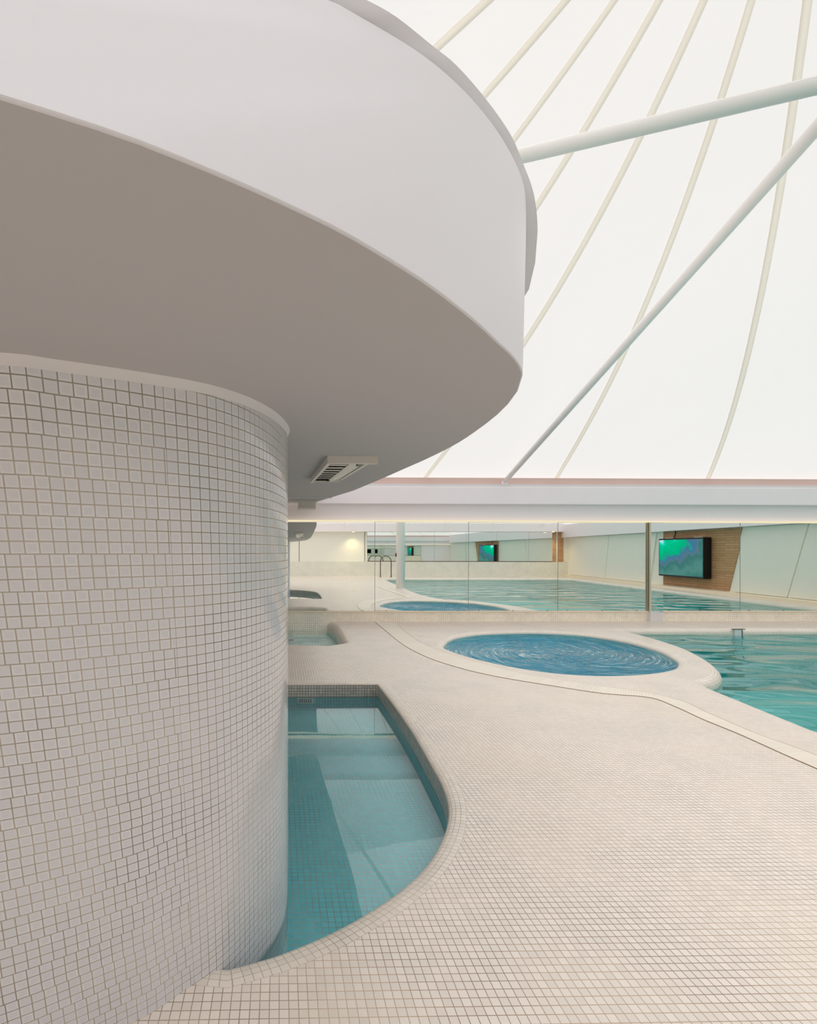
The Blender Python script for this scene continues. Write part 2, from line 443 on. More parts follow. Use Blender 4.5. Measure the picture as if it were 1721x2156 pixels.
# gutter strip following the pool edge on the deck
go = trace([(790, 1309.5), (812, 1328), (850, 1358), (900, 1384), (970, 1407), (1053, 1426), (1168, 1445), (1268, 1460), (1368, 1469), (1422, 1488), (1481, 1515), (1559, 1547), (1652, 1589), (1721, 1619)])
gi = trace([(835, 1309.5), (850, 1328), (893, 1356), (950, 1378), (1020, 1398), (1090, 1416), (1180, 1432), (1268, 1445), (1398, 1464), (1437, 1475), (1496, 1503), (1594, 1545), (1682, 1576), (1721, 1591)])
gd = (go[-1]-go[-2]).normalized()
for q in (0.3, 0.7, 1.4, 2.6): go.append(go[13]+gd*q); gi.append(gi[13]+gd*(q+0.1))
A = cr(go, 8); B0 = cr(gi, 60)
B = []
for i, a in enumerate(A):                         # opposite edge, square across the strip
    d = (A[min(i+1, len(A)-1)]-A[max(i-1, 0)]).normalized()
    c_ = [b for b in B0 if abs((b-a).dot(d)) < 0.09] or B0
    B.append(min(c_, key=lambda b: (b-a).length))
B = [sum((B[min(max(i+k, 0), len(B)-1)] for k in (-2, -1, 0, 1, 2)), Vector((0, 0)))/5 for i in range(len(B))]
gt = empty('overflow_gutter', (A[60].x, A[60].y, 0), 'narrow slatted gutter strip let into the deck around the tub and pool', 'gutter')
vs, uv, fs, al = [], [], [], 0
for i, (a, b) in enumerate(zip(A, B)):
    if i: al += ((a+b)/2-(A[i-1]+B[i-1])/2).length
    vs += [(a.x, a.y, 0.003), (b.x, b.y, 0.003)]; uv += [(al, .25), (al, .26)]
    if i: k = 2*i; fs.append((k-2, k-1, k+1, k))
mesh('strip', vs, fs, M_gutter, gt, uv=uv)
for L_, wd in ((A, 0.004), (B, 0.0025)):
    vs, fs = [], []
    for i, p in enumerate(L_):
        d = (L_[min(i+1, len(L_)-1)]-L_[max(i-1, 0)]).normalized(); n = Vector((-d.y, d.x))*wd
        vs += [(p.x-n.x, p.y-n.y, 0.005), (p.x+n.x, p.y+n.y, 0.005)]
        if i: k = 2*i; fs.append((k-2, k-1, k+1, k))
    mesh('joint', vs, fs, M_joint, gt)

# ------------------------------------------------------------------ structure: walls
zL = 0.20; zMT = 2.13
w = box('wall_front', XL, XR1+0.6, YW+0.03, YW+0.3, -0.4, 3.0, M_beam); tag(w, kind='structure')
w = box('trim_1', XL, XR1+0.4, YW-0.075, YW+0.03, -0.32, zL-0.01, M_lowwall, uvs=True); tag(w, kind='structure')
w = box('trim_2', XL, XR1+0.4, YW-0.09, YW+0.03, zL-0.01, zL+0.016, M_ledge); tag(w, kind='structure')
w = box('trim_3', XL, XR1+0.4, YW-0.085, YW+0.03, zMT, 2.55, M_beam); tag(w, kind='structure')          # lower fascia
w = box('trim_4', XL, XR1+0.4, 10.48, YW+0.02, PY_(1000, 1061, 10.48).z, PY_(1000, 1025, 10.48).z, M_beam, bev=0.008); tag(w, kind='structure')
w = box('trim_5', XL, XR1+0.4, 10.52, YW+0.03, PY_(1000, 1025, 10.48).z, PY_(1000, 1019, 10.52).z, M_paint); tag(w, kind='structure')
w = box('trim_6', XL, XR1+0.4, 10.62, YW+0.2, PY_(1000, 1022, 10.62).z, PY_(1000, 1006, 10.62).z, M_pink); tag(w, kind='structure')
ZB = PY_(1000, 1006, 10.62).z
# warm LED strip at the head of the mirrors
led = box('led_strip', XL, XR1, YW-0.17, YW-0.086, zMT-0.004, zMT+0.026, emis('warm_led', (1.0, 0.88, 0.60, 1), 0.90))
tag(led, 'thin warm-glowing light strip running along the top of the mirrors', 'light')

# mirrors on the front wall
def xw(px): return PY_(px, 1200, YW).x
seams = [-4.2, -2.2, -0.15, xw(789), xw(985), xw(1172), xw(1359)]
seams2 = [xw(1388), xw(1554), xw(1554)+1.95, xw(1554)+3.9]
names = ['mirror panel far left, hidden behind the column']
labels = {2: 'leftmost visible mirror panel, above the small foot bath', 3: 'mirror panel reflecting the round white pillar and the pool handrail',
          4: 'mirror panel directly behind the whirlpool tub', 5: 'wide mirror panel just left of the mirrored pilaster',
          10: 'mirror panel reflecting the screen on its wooden wall', 11: 'rightmost mirror panel reflecting plain white cladding'}
YAWS = {2: 1.2, 3: 1.6, 4: 1.6, 5: 1.6, 10: 1.6, 11: 1.6}
def mirror(x0, x1, key):
    if key not in labels: return
    cx = (x0+x1)/2; m = empty('mirror_panel', (cx, YW, zL), labels[key], 'mirror', 'mirror panels along the low wall')
    g_ = 0.004; ya = math.radians(YAWS[key])
    g = box('glass', x0+g_, x1-g_, YW-0.016, YW-0.008, zL+0.016, zMT, M_mirror, m)
    # each sheet was hung very slightly out of true
    me = g.data; k = math.tan(ya)
    for v in me.vertices: v.co.y += (v.co.x - x0)*(-k)
    back = box('backing', x0+g_, x1-g_, YW-0.008, YW+0.03, zL+0.017, zMT-0.002, M_alu, m)
    for v in back.data.vertices:
        if v.co.y < YW: v.co.y += (v.co.x - x0)*(-k)
    box('edge_bead', x1-0.012, x1-0.003, YW-0.018-(x1-x0)*k, YW-0.010-(x1-x0)*k, zL+0.016, zMT, M_bead, m)
    for fx in (0.12, 0.5, 0.88):
        xx = x0+(x1-x0)*fx
        box('clip', xx-0.007, xx+0.007, YW-0.03-(xx-x0)*k, YW-0.015-(xx-x0)*k, zL+0.014, zL+0.03, M_steel, m)
for i in range(len(seams)-1): mirror(seams[i], seams[i+1], i)
for i in range(len(seams2)-1): mirror(seams2[i], seams2[i+1], 10+i)
# mirrored pilaster with pale frame
px0, px1, py0 = xw(1359)+0.004, xw(1388)-0.02, YW-0.14
pl = empty('mirrored_pilaster', ((px0+px1)/2, YW, 0), 'slim mirror-clad pilaster with pale metal edging on a white block', 'pilaster')
box('base_block', px0+0.0, px1, py0-0.01, YW-0.076, 0.0, zL+0.0, M_paint, pl, bev=0.004)
box('core', px0+0.006, px1-0.004, py0+0.008, YW-0.02, zL, zMT, M_alu, pl)
mf = box('mirror_face', px0+0.022, px1, py0, py0+0.006, zL, zMT-0.001, M_mirror, pl)
for v in mf.data.vertices: v.co.y -= (v.co.x-px0-.022)*math.tan(math.radians(1.6))
box('edge_trim', px0-0.001, px0+0.020, py0-0.006, py0+0.014, zL, zMT-0.001, M_alu, pl)
box('edge_trim', px0-0.008, px0+0.005, YW-0.080, YW-0.060, zL, zMT-0.001, M_alu, pl)
box('shadow_gap', px0-0.001, px0+0.004, YW-0.088, YW-0.080, zL+.02, zMT-0.002, M_dark, pl)

# right wall (slightly skewed), rear wall, left wall : seen in the mirrors
def xr(y): return XR1 + (XR0-XR1)*(YW-y)/(YW-YB)
ang = math.atan2(XR0-XR1, YW-YB)
def on_right(y, z, out=0.0): return Vector((xr(y)-out, y, z))
def rslab(name, pts, th, mat, parent=None, out0=0.0, uvs=True):
    """slab on the right wall: polygon in (y, z), thickness towards the room"""
    n = len(pts); vs = [on_right(y, z, out0) for y, z in pts]+[on_right(y, z, out0+th) for y, z in pts]
    fs = [tuple(range(n, 2*n)), tuple(range(n-1, -1, -1))]+[(i, (i+1) % n, n+(i+1) % n, n+i) for i in range(n)]
    return mesh(name, vs, fs, mat, parent, uv=(lambda c: (c.y, c.z)))
w = rslab('wall_right', [(YB-.3, 0), (YW+.3, 0), (YW+.3, 3.0), (YB-.3, 3.0)], -0.25, M_cream); tag(w, kind='structure')
w = rslab('baseboard_right', [(YB, 0), (YW-.05, 0), (YW-.05, .10), (YB, .10)], 0.35, M_ledge); tag(w, kind='structure')
for i, (pts) in enumerate([[(4.0, .12), (6.2, .12), (6.9, 2.32), (4.72, 2.32)], [(6.25, .12), (YW-.1, .12), (YW-.1, 2.32), (6.95, 2.32)],
                           [(-4.6, .12), (-1.0, .12), (-0.55, 2.32), (-4.2, 2.32)], [(-8.6, .12), (-4.65, .12), (-4.25, 2.32), (-8.6, 2.32)]]):
    w = rslab('trim_%d' % (7+i), pts, 0.05, M_cream, out0=0.0); tag(w, kind='structure')
w = rslab('trim_11', [(YB, 2.34), (YW-.45, 2.34), (YW-.45, 3.1), (YB, 3.1)], 0.30, M_beam); tag(w, kind='structure')
wp = empty('wood_wall_panel', on_right(1.7, 0.12), 'brown wooden plank panel with a slanted edge behind the large screen', 'wall panel')
rslab('planks', [(-0.04, .12), (3.78, .12), (4.46, 2.32), (-0.04, 2.32)], 0.03, M_wood, wp, out0=0.0)
# screen
ty0, ty1, tz0, tz1 = 0.08, 2.98, 0.50, 2.03
tv = empty('led_screen', on_right(1.5, tz0), 'large wall screen glowing green and teal on the wooden panel', 'screen')
rslab('housing', [(ty0, tz0), (ty1, tz0), (ty1, tz1), (ty0, tz1)], 0.27, M_black, tv, out0=0.06)
t = NT('screen_picture'); uvn = t.n('ShaderNodeUVMap').outputs[0]
sp = t.n('ShaderNodeSeparateXYZ'); t.l(uvn, sp.inputs[0])
u_ = t.math('DIVIDE', t.math('SUBTRACT', sp.outputs[0], ty0), ty1-ty0); v_ = t.math('DIVIDE', t.math('SUBTRACT', sp.outputs[1], tz0), tz1-tz0)
dd = t.math('SQRT', t.math('ADD', t.math('POWER', t.math('MULTIPLY', t.math('SUBTRACT', u_, 0.06), 0.62), 2.0), t.math('POWER', t.math('MULTIPLY', t.math('SUBTRACT', 1.02, v_), 0.8), 2.0)))
nz = t.noise(uvn, 1.6, 5, 0.6)
val = t.math('ADD', dd, t.math('MULTIPLY', t.math('SUBTRACT', nz, 0.5), 0.55))
rp = t.n('ShaderNodeValToRGB'); t.l(val, rp.inputs[0]); el = rp.color_ramp.elements
el[0].position = 0.03; el[0].color = rgb(235, 250, 250); el[1].position = 0.95; el[1].color = rgb(60, 120, 112)
for p_, c_ in ((0.14, rgb(60, 225, 215)), (0.22, rgb(0, 200, 145)), (0.40, rgb(10, 176, 130)), (0.47, rgb(64, 120, 160)), (0.53, rgb(90, 125, 140)), (0.62, rgb(62, 120, 116)), (0.78, rgb(86, 140, 134))):
    e_ = el.new(p_); e_.color = c_
em = t.n('ShaderNodeEmission'); em.inputs[1].default_value = 1.0; t.l(rp.outputs[0], em.inputs[0]); t.l(em.outputs[0], t.out.inputs[0])
rslab('display', [(ty0+.04, tz0+.06), (ty1-.04, tz0+.06), (ty1-.04, tz1-.06), (ty0+.04, tz1-.06)], 0.006, t.m, tv, out0=0.33)
for yy in (0.5, 2.2): rslab('bracket', [(yy, tz1), (yy+.45, tz1), (yy+.45, tz1+.035), (yy, tz1+.035)], 0.10, M_fix, tv, out0=0.04)
tube('power_cable', [on_right(0.95, tz1, .05), on_right(0.93, tz1+.1, .06), on_right(1.0, tz1+.2, .05), on_right(0.96, 2.34, .04)], 0.014, M_black, tv, 8)

# rear wall with bench-high low wall and its own mirrors
w = box('wall_rear', XL-.3, XR0+.3, YB-0.3, YB, -0.2, 3.2, M_cream); tag(w, kind='structure')
w = box('trim_12', XL, XR0, YB, YB+0.22, 0, 0.86, M_rear, uvs=True); tag(w, kind='structure')
w = box('trim_13', XL, XR0, YB, YB+0.35, 2.68, 3.6, M_beam); tag(w, kind='structure')
for i in range(6):
    x0 = 4.5+i*1.9; x1 = min(x0+1.9, 15.4)
    if x1-x0 < 0.3: break
    m = empty('rear_mirror', ((x0+x1)/2, YB, .88), ['rear-wall mirror beside the cream panels, seen reflected', 'second rear-wall mirror from the cream panels, seen reflected',
              'third rear-wall mirror from the cream panels, seen reflected', 'fourth rear-wall mirror from the cream panels, seen reflected', 'fifth rear-wall mirror from the cream panels, seen reflected',
              'rear-wall mirror nearest the wooden corner strip, seen reflected'][i], 'mirror', 'mirrors on the rear wall')
    box('glass', x0+.005, x1-.005, YB, YB+0.02, .90, 2.68, M_mirror, m)
    box('bottom_trim', x0, x1, YB, YB+0.03, .865, .90, M_redline, m)
for x in (-9.6, -6.4, -3.2, 0.35, 4.35):
    w = box('trim_14' if x < -9 else 'trim_%d' % (15+int(x+9)), x-.012, x+.012, YB, YB+0.012, .86, 2.68, M_dark); tag(w, kind='structure')
ws = empty('wood_corner_strip', (15.7, YB, .86), 'narrow upright wooden strips in the rear corner beside the mirrors', 'wall panel')
box('strip', 15.42, 15.62, YB, YB+0.04, .86, 2.68, M_wood, ws, uvs=True); box('strip', 15.72, 16.1, YB, YB+0.04, .86, 2.68, M_wood, ws, uvs=True)
w = box('wall_left', XL-.3, XL, YB-.3, YW+.3, 0, 3.2, M_cream); tag(w, kind='structure')
# round pillar and handrail behind the viewer
pil = empty('round_pillar', (4.24, 1.75, 0), 'round white pillar standing on the deck beside the pool, reflected', 'pillar')
tube('shaft', [(4.24, 1.75, 0.0), (4.24, 1.75, 6.9)], 0.17, M_pole, pil, 32)
tube('base_ring', [(4.24, 1.75, 0.0), (4.24, 1.75, 0.03)], 0.19, M_pole, pil, 32)
box('switch_plate', 4.04, 4.07, 1.70, 1.80, 1.28, 1.42, M_redline, pil)
hx, hy = 5.12, -7.6
hr = empty('pool_handrail', (hx, hy, 0), 'dark steel hoop handrail at the end of the pool, reflected', 'handrail')
pts = [(hx-.31, hy, 0)]+[(hx-.31, hy, .9)]+[(hx-.31*math.cos(a), hy, .9+.31*math.sin(a)) for a in [math.pi*k/12 for k in range(1, 12)]]+[(hx+.31, hy, .9), (hx+.31, hy, 0)]
tube('hoop', pts, 0.03, M_steel, hr, 12)
for sx in (-.31, .31): tube('foot_flange', [(hx+sx, hy, 0), (hx+sx, hy, .02)], 0.06, M_steel, hr, 16)

# skimmer inlet in the far pool edge
sk0, sk1 = PZ(1543, 1324).x, PZ(1561, 1324).x
sk = empty('pool_skimmer', ((sk0+sk1)/2, yfar, -0.05), 'small square skimmer inlet set in the far edge of the pool', 'skimmer')
box('flap', sk0+.02, sk1-.012, yfar-0.03, yfar+0.02, -0.16, -0.012, M_paint, sk)
box('frame', sk0-.02, sk1+.06, yfar-0.035, yfar+0.005, -0.010, 0.002, M_inlet, sk)
box('frame', sk1-.012, sk1+.004, yfar-0.036, yfar+0.02, -0.16, -0.012, M_inlet, sk)
# grates
g0, g1 = PY_(625, 1475, yb1).x, PY_(662, 1475, yb1).x
gr = empty('inlet_grate', ((g0+g1)/2, yb1, -0.2), 'small white slotted grate under water on the plunge pool back wall', 'grate')
box('plate', g0, g1, yb1-0.012, yb1, -0.232, -0.172, M_pole, gr, bev=0.002)
for k in range(6):
    xx = g0+(g1-g0)*(0.2+0.12*k); box('slot', xx-.004, xx+.004, yb1-0.0135, yb1-0.010, -0.222, -0.182, M_dark, gr)
q = PZ(608, 1348, -0.29)
gr = empty('floor_grate', (q.x, q.y, -0.3), 'small white square grate under water in the foot bath', 'grate')
box('plate', q.x-.02, q.x+.11, q.y-.12, q.y+.12, -0.299, -0.285, M_paint, gr, bev=0.002)
for k in range(3): box('slot', q.x-.01, q.x+.10, q.y-.08+.06*k, q.y-.06+.06*k, -0.286, -0.284, M_dark, gr)

# ------------------------------------------------------------------ tent ceiling
AP = Vector((4.49, 3.87)); U0 = 7.03
def Fz(u): return ZB + 0.3421*u + 0.02474*u*u + 0.005893*u**3
Y0 = 10.9
def tz(x, y):
    u = min(Y0-y, (y-YB+.1)*U0/(AP.y-YB+.1), (x+12.8)*U0/(AP.x+12.8), (XR0+.5-x)*U0/(XR0+.5-AP.x))
    return Fz(max(-0.3, min(u, U0)))
xs = sorted(set([-12.0+(XR0+.5+12.0)*i/176 for i in range(177)]+[AP.x])); ys = sorted(set([YB-.1+(Y0-YB+.1)*i/136 for i in range(137)]+[AP.y]))
vs = [(x, y, tz(x, y)) for y in ys for x in xs]
fs = [(j*len(xs)+i, j*len(xs)+i+1, (j+1)*len(xs)+i+1, (j+1)*len(xs)+i) for j in range(len(ys)-1) for i in range(len(xs)-1)]
ceil = mesh('ceiling', vs, fs, M_tent, smooth=True); tag(ceil, kind='structure')
def hit(px, py):
    d = ray(px, py); y = 11.3; st = 0.01; prev = None
    while y > 3.8:
        t_ = y/d.y; g_ = H+d.z*t_ - Fz(Y0-y)
        if prev is not None and (g_ > 0) != (prev > 0): break
        prev = g_; y -= st
    t_ = y/d.y; return Vector((d.x*t_, y))
SM = [[(1490, 1009), (1548, 840), (1600, 650), (1650, 350), (1675, 180), (1700, 0)],
      [(1173, 1005), (1240, 880), (1320, 735), (1400, 560), (1480, 300), (1540, 130), (1582, 0)],
      [(898, 1004), (935, 945), (1105, 730), (1180, 600), (1240, 480), (1310, 370), (1370, 240), (1430, 110), (1475, 0)],
      [(1130, 430), (1185, 340), (1250, 240), (1320, 130), (1385, 0)],
      [(1080, 290), (1150, 200), (1220, 110), (1300, 0)], [(1015, 195), (1120, 95), (1210, 0)], [(915, 90), (985, 43), (1055, 0)]]
lines = []
for k, s in enumerate(SM):
    P = [hit(*p) for p in s]
    if k >= 3:                       # carry on to the base ring behind the balcony
        d = (P[0]-AP).normalized(); tt = min((Y0-.1-P[0].y)/max(d.y, 1e-3), (XL+.2-P[0].x)/min(d.x, -1e-3))
        P = [P[0]+d*tt, P[0]+d*tt*0.5]+P
    # one smooth, nearly straight plan line per seam, running to the tent peak
    d = (P[0]-AP).normalized(); n_ = Vector((-d.y, d.x)); rs = np.array([(p-AP).dot(d) for p in P]); ls = np.array([(p-AP).dot(n_) for p in P])
    V_ = np.stack([rs, rs*rs, rs**3], 1) if k < 3 else np.stack([rs, rs*rs], 1); co = np.linalg.lstsq(V_, ls, rcond=None)[0]
    out = []
    for q in range(141):
        r_ = rs[0]+(0.15-rs[0])*q/140; out.append(AP+d*r_+n_*float(sum(c*r_**(j+1) for j, c in enumerate(co))))
    lines.append(out)
for bx in (12.4, 15.6): 
    b0 = Vector((bx, Y0-.1)); lines.append([b0+(AP-b0)*(k/120)*0.98 for k in range(121)])
for b0 in [Vector((XR0+.3, y)) for y in (7.5, 4.4, 1.3, -1.8, -5)]+[Vector((x, YB)) for x in (15, 12, 9, 6, 3, 0, -3, -6)]+[Vector((XL+.1, y)) for y in (-6, -3, 0, 3)]:
    lines.append([b0+(AP-b0)*(k/120)*0.98 for k in range(121)])
for li, L_ in enumerate(lines):
    hw = 0.042 if li < 3 else (0.036 if li == 3 else 0.027)
    vs, fs = [], []
    for i, p in enumerate(L_):
        d = (L_[min(i+1, len(L_)-1)]-L_[max(i-1, 0)]).normalized(); n = Vector((-d.y, d.x))*hw
        for q in (p-n, p+n): vs.append((q.x, q.y, tz(q.x, q.y)-0.030))
        for q in (p-n, p+n): vs.append((q.x, q.y, tz(q.x, q.y)-0.024))
        if i:
            k = 4*i; fs += [(k-4, k-3, k+1, k), (k-2, k, k+2)[:0] or (k-4, k, k+2, k-2), (k-3, k-1, k+3, k+1)]
    s = mesh('seam_strip', vs, fs, M_seam, ceil, True)

# ------------------------------------------------------------------ tent masts
b0 = PY_(1063, 1013, 10.62); e0 = PY_(1721, 268, 4.2)
dv = (e0-b0); node = e0 + dv*((e0.y-3.65)/(b0.y-e0.y))*1.0
st = empty('tent_strut', b0, 'slanting white strut rising from the mirror-wall beam to the upper right', 'strut')
tube('pole', [b0+Vector((0, .02, -.02)), node], [0.050, 0.060], M_pole, st, 20)
tube('end_plate', [b0+Vector((0, .05, -.06)), b0+Vector((0, -.0, .0))], 0.07, M_pole, st, 16)
l0 = PY_(1098, 328, 4.55); r0 = PY_(1721, 180, 3.85)
dd_ = (l0-r0); kf = 1.0
while kf < 8 and tz(l0.x+dd_.x*kf, l0.y+dd_.y*kf) > l0.z+dd_.z*kf + 0.12: kf += 0.02
st2 = empty('tent_strut', l0+dd_*kf, 'nearly level thick white strut crossing the tent above the slanting one', 'strut')
tube('pole', [l0+dd_*kf, r0-dd_*0.12], [0.064, 0.064], M_pole, st2, 20)
nd = r0-dd_*0.12
ms = empty('flying_mast', (nd.x, nd.y, nd.z), 'white mast holding up the tent peak, above the frame', 'mast')
tube('mast', [(nd.x, nd.y, nd.z-.15), (AP.x, AP.y, Fz(U0)-.02)], 0.08, M_pole, ms, 20)

# ------------------------------------------------------------------ balcony slab
bot_px = [(0, 205), (100, 236), (200, 268), (300, 303), (400, 343), (500, 385), (600, 430), (700, 478), (750, 505), (830, 553), (900, 598), (960, 643), (1010, 684), (1050, 722), (1080, 750),
          (1096, 772), (1101, 787), (1098, 808), (1082, 838), (1050, 872), (1010, 903), (960, 936), (900, 966), (850, 988), (800, 1010), (745, 1033)]
bot = [PS(*p) for p in bot_px]
ZT = 0.80
top_px = [(-500, -300), (-100, -190), (200, -108), (450, -62), (600, -32), (700, 4), (737, 23), (876, 106), (963, 177), (1027, 248), (1072, 316), (1101, 381), (1108, 435), (1108, 516), (1104, 560), (1096, 600)]
topc = [PZ(x, y, H+ZT) for x, y in top_px]
cop_px = [(-300, -330), (0, -250), (300, -165), (550, -80), (700, -32), (772, 0), (834, 35), (908, 94), (963, 139), (1027, 213), (1076, 284), (1101, 342), (1124, 406), (1132, 468), (1131, 516), (1124, 574), (1109, 626)]
XS = 0.82
def resample(P, n):
    al = [0]
    for i in range(1, len(P)): al.append(al[-1]+(P[i]-P[i-1]).length)
    out = []; j = 0
    for k in range(n):
        s_ = al[-1]*k/(n-1)
        while j < len(P)-2 and al[j+1] < s_: j += 1
        f_ = (s_-al[j])/max(al[j+1]-al[j], 1e-9); out.append(P[j].lerp(P[j+1], min(f_, 1)))
    return out
# plan of the bottom edge, continued out of the picture on the left and to the wall beam behind
bp2 = [Vector((-2.4, -0.10)), Vector((-1.2, 0.08)), Vector((-0.6, 0.255)), Vector((-0.38, 0.341))]+[v2(p) for p in bot]
bp2 = cr(bp2, 4)
endp = v2(PS(690, 1055)); 
bp2 += [Vector((bp2[-1].x*(1-k/10)+0.80*k/10, bp2[-1].y*(1-k/10)+10.48*k/10)) for k in range(1, 11)]
tp2 = [v2(p) for p in topc]; tp2 = [p for p in tp2]
def station(P):
    """index of the sharpest-right (largest angle from view axis) point"""
    return max(range(len(P)), key=lambda i: P[i].x/max(P[i].y, .05))
def outline_top(px, z):
    P = [v2(PZ(x, y, z)) for x, y in px]; return P
T = cr(outline_top(top_px, H+ZT), 5)
C2 = cr(outline_top(cop_px, H+ZT+0.03), 5)
def finish(P, xe=0.84):
    last = P[-1]; Q = list(P)
    Q += [Vector((last.x+(xe-last.x)*(1-math.exp(-k*0.55)), last.y+k*0.35+(k*k*0.06))) for k in range(1, 12)]
    while Q[-1].y > 10.47: Q.pop()
    Q.append(Vector((xe, 10.48)))
    return Q
T = finish(T); C2 = finish(C2, 0.89)
NS = 150
iB, iT, iC = station(bp2), station(T), station(C2)
def two(P, i, n1=90, n2=60): return resample(P[:i+1], n1)+resample(P[i:], n2+1)[1:]
Bp, Tp, Cp = two(bp2, iB), two(T, iT), two(C2, iC)
bl = empty('balcony', (0.3, 2.0, sof(2)), 'sweeping white balcony with a rounded nose and smooth curved fascia overhead', 'balcony')
# rounded lower arris, fascia
rows = []
N = len(Bp)
def zB(p): return sof(p.y)
def ztop(p): return H+ZT+0.075*max(0.0, p.y-2.0)
r_ = 0.003
def off_open(P, d):
    out = []
    for i, p in enumerate(P):
        a = P[max(i-1, 0)]; b = P[min(i+1, len(P)-1)]; e = (b-a).normalized(); out.append(p+Vector((e.y, -e.x))*d)
    return out
inn = off_open(Bp, -r_)
test = (Bp[iB if iB < N else 0]-Bp[0])
sgn = 1.0
# outward is away from the column (towards the viewer / right)
mid = Bp[60]; if_out = off_open(Bp, 0.1)[60]
if (if_out-Vector((-0.5, 4))).length < (mid-Vector((-0.5, 4))).length: sgn = -1.0
inn = off_open(Bp, -sgn*r_)
rows.append([Vector((p.x, p.y, zB(p))) for p in inn])
rows.append([Vector((p.x*.7+q.x*.3, p.y*.7+q.y*.3, zB(p)+r_*.25)) for p, q in zip(Bp, inn)])
rows.append([Vector((p.x, p.y, zB(p)+r_)) for p in Bp])
for k in range(1, 9):
    f_ = k/8
    rows.append([Vector((a.x*(1-f_)+b.x*f_, a.y*(1-f_)+b.y*f_, (zB(a)+r_)*(1-f_)+ztop(b)*f_)) for a, b in zip(Bp, Tp)])
vs, fs = [], []
for grp in (rows[:3], rows[2:]):                 # crisp lower arris, smooth fascia
    k0 = len(vs); vs += [p for r in grp for p in r]
    fs += [(k0+k*N+i, k0+k*N+i+1, k0+(k+1)*N+i+1, k0+(k+1)*N+i) for k in range(len(grp)-1) for i in range(N-1)]
mesh('fascia', vs, fs, M_drum, bl, True)
cin = off_open(Tp, -sgn*0.01)
r0_ = [Vector((p.x, p.y, ztop(p))) for p in cin]; r1_ = [Vector((p.x, p.y, ztop(p)+0.03)) for p in Cp]; r2_ = [Vector((p.x, p.y, ztop(p)+0.042)) for p in off_open(Cp, -sgn*0.025)]
r4_ = [Vector((p.x, p.y, ztop(p)+0.045)) for p in off_open(Cp, -sgn*0.16)]
def bands(R_):
    vs_, fs_ = [], []
    for A_r, B_r in zip(R_[:-1], R_[1:]):
        k = len(vs_); vs_ += A_r+B_r; fs_ += [(k+i, k+i+1, k+N+i+1, k+N+i) for i in range(N-1)]
    return vs_, fs_
vs, fs = bands([r0_, r1_, r2_, r4_])
mesh('coping_cap', vs, fs, M_drum, bl, True)
# soffit and upper deck
so = ccw(dedupe([Vector((p.x, p.y)) for p in inn]+[Vector((-6, 10.48)), Vector((-6, -.12))], 0.004))
so = [Vector(p) for p in so]
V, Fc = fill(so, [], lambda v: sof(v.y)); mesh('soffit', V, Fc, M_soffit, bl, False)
V, Fc = fill(ccw(dedupe(off_open(Cp, -sgn*0.15)+[Vector((-6, 10.48)), Vector((-6, .1))], 0.01)), [], lambda v: ztop(v)+0.035)
mesh('upper_deck', V, Fc, M_paint, bl, False)
# shallow step line in the soffit
a_ = PS(612, 1047); box('step_lip', a_.x-1.5, PS(700, 1047).x, a_.y, a_.y+0.03, sof(a_.y)-0.012, sof(a_.y)+0.01, M_paint, bl)

# ceiling fixture with louvres
def on_sof(x, y, d): return Vector((x, y, sof(y)-d))
def sbox(name, x0, x1, y0, y1, d0, d1, mat, parent):
    vs = [on_sof(x, y, d) for d in (d0, d1) for y in (y0, y1) for x in (x0, x1)]
    fs = [(0, 1, 3, 2), (4, 6, 7, 5), (0, 4, 5, 1), (2, 3, 7, 6), (0, 2, 6, 4), (1, 5, 7, 3)]
    return mesh(name, vs, fs, mat, parent)
A_ = PS(690, 960); B_ = PS(792, 960); yf = PS(655, 1016, 0.035).y
x0, x1, y0, y1 = 0.275, 0.56, A_.y, yf
x0 = PS(690, 960).x; x1 = PS(792, 960).x
fx = empty('ceiling_vent', (x0, y0, sof(y0)), 'long white louvred ceiling unit on the underside of the balcony', 'ceiling vent')
sbox('housing', x0, x1+.015, y0, y0+.05, 0.0, 0.040, M_fix, fx)
sbox('housing', x0, x0+.022, y0+.05, y1, 0.0, 0.040, M_fix, fx)
sbox('housing', x1-.005, x1+.015, y0+.05, y1, 0.0, 0.012, M_fix, fx)
sbox('housing', x0+.022, x1-.005, y1-.04, y1, 0.0, 0.030, M_fix, fx)
sbox('back_plate', x0+.022, x1-.005, y0+.05, y1-.04, -0.002, 0.003, M_slat, fx)
xm = x0+(x1-x0)*0.52
nsl = 7
for k in range(nsl):
    ya = y0+.10+(y1-y0-.42)*k/nsl; yb_ = ya+(y1-y0-.42)/nsl*0.86
    vs = [on_sof(x0+.03, ya, .034), on_sof(xm-.01, ya, .034), on_sof(xm-.01, yb_, .026), on_sof(x0+.03, yb_, .026),
          on_sof(x0+.03, ya, .038), on_sof(xm-.01, ya, .038), on_sof(xm-.01, yb_, .030), on_sof(x0+.03, yb_, .030)]
    mesh('louvre', vs, [(0, 1, 2, 3), (7, 6, 5, 4), (0, 4, 5, 1), (2, 6, 7, 3), (1, 5, 6, 2), (0, 3, 7, 4)], M_slat, fx)
sbox('divider', xm-.008, xm+.012, y0+.05, y1-.3, 0.003, 0.038, M_fix, fx)
vs = [on_sof(xm+.012, y0+.05, .036), on_sof(x1-.006, y0+.05, .004), on_sof(x1-.006, y1-.04, .004), on_sof(xm+.012, y1-.04, .036)]
mesh('reflector', vs, [(0, 1, 2, 3)], M_fix, fx)
vs = [on_sof(x0+.022, y1-.30, .036), on_sof(xm+.012, y1-.30, .036), on_sof(xm+.012, y1-.04, .012), on_sof(x0+.022, y1-.04, .012)]
mesh('end_reflector', vs, [(0, 1, 2, 3)], M_fix, fx)
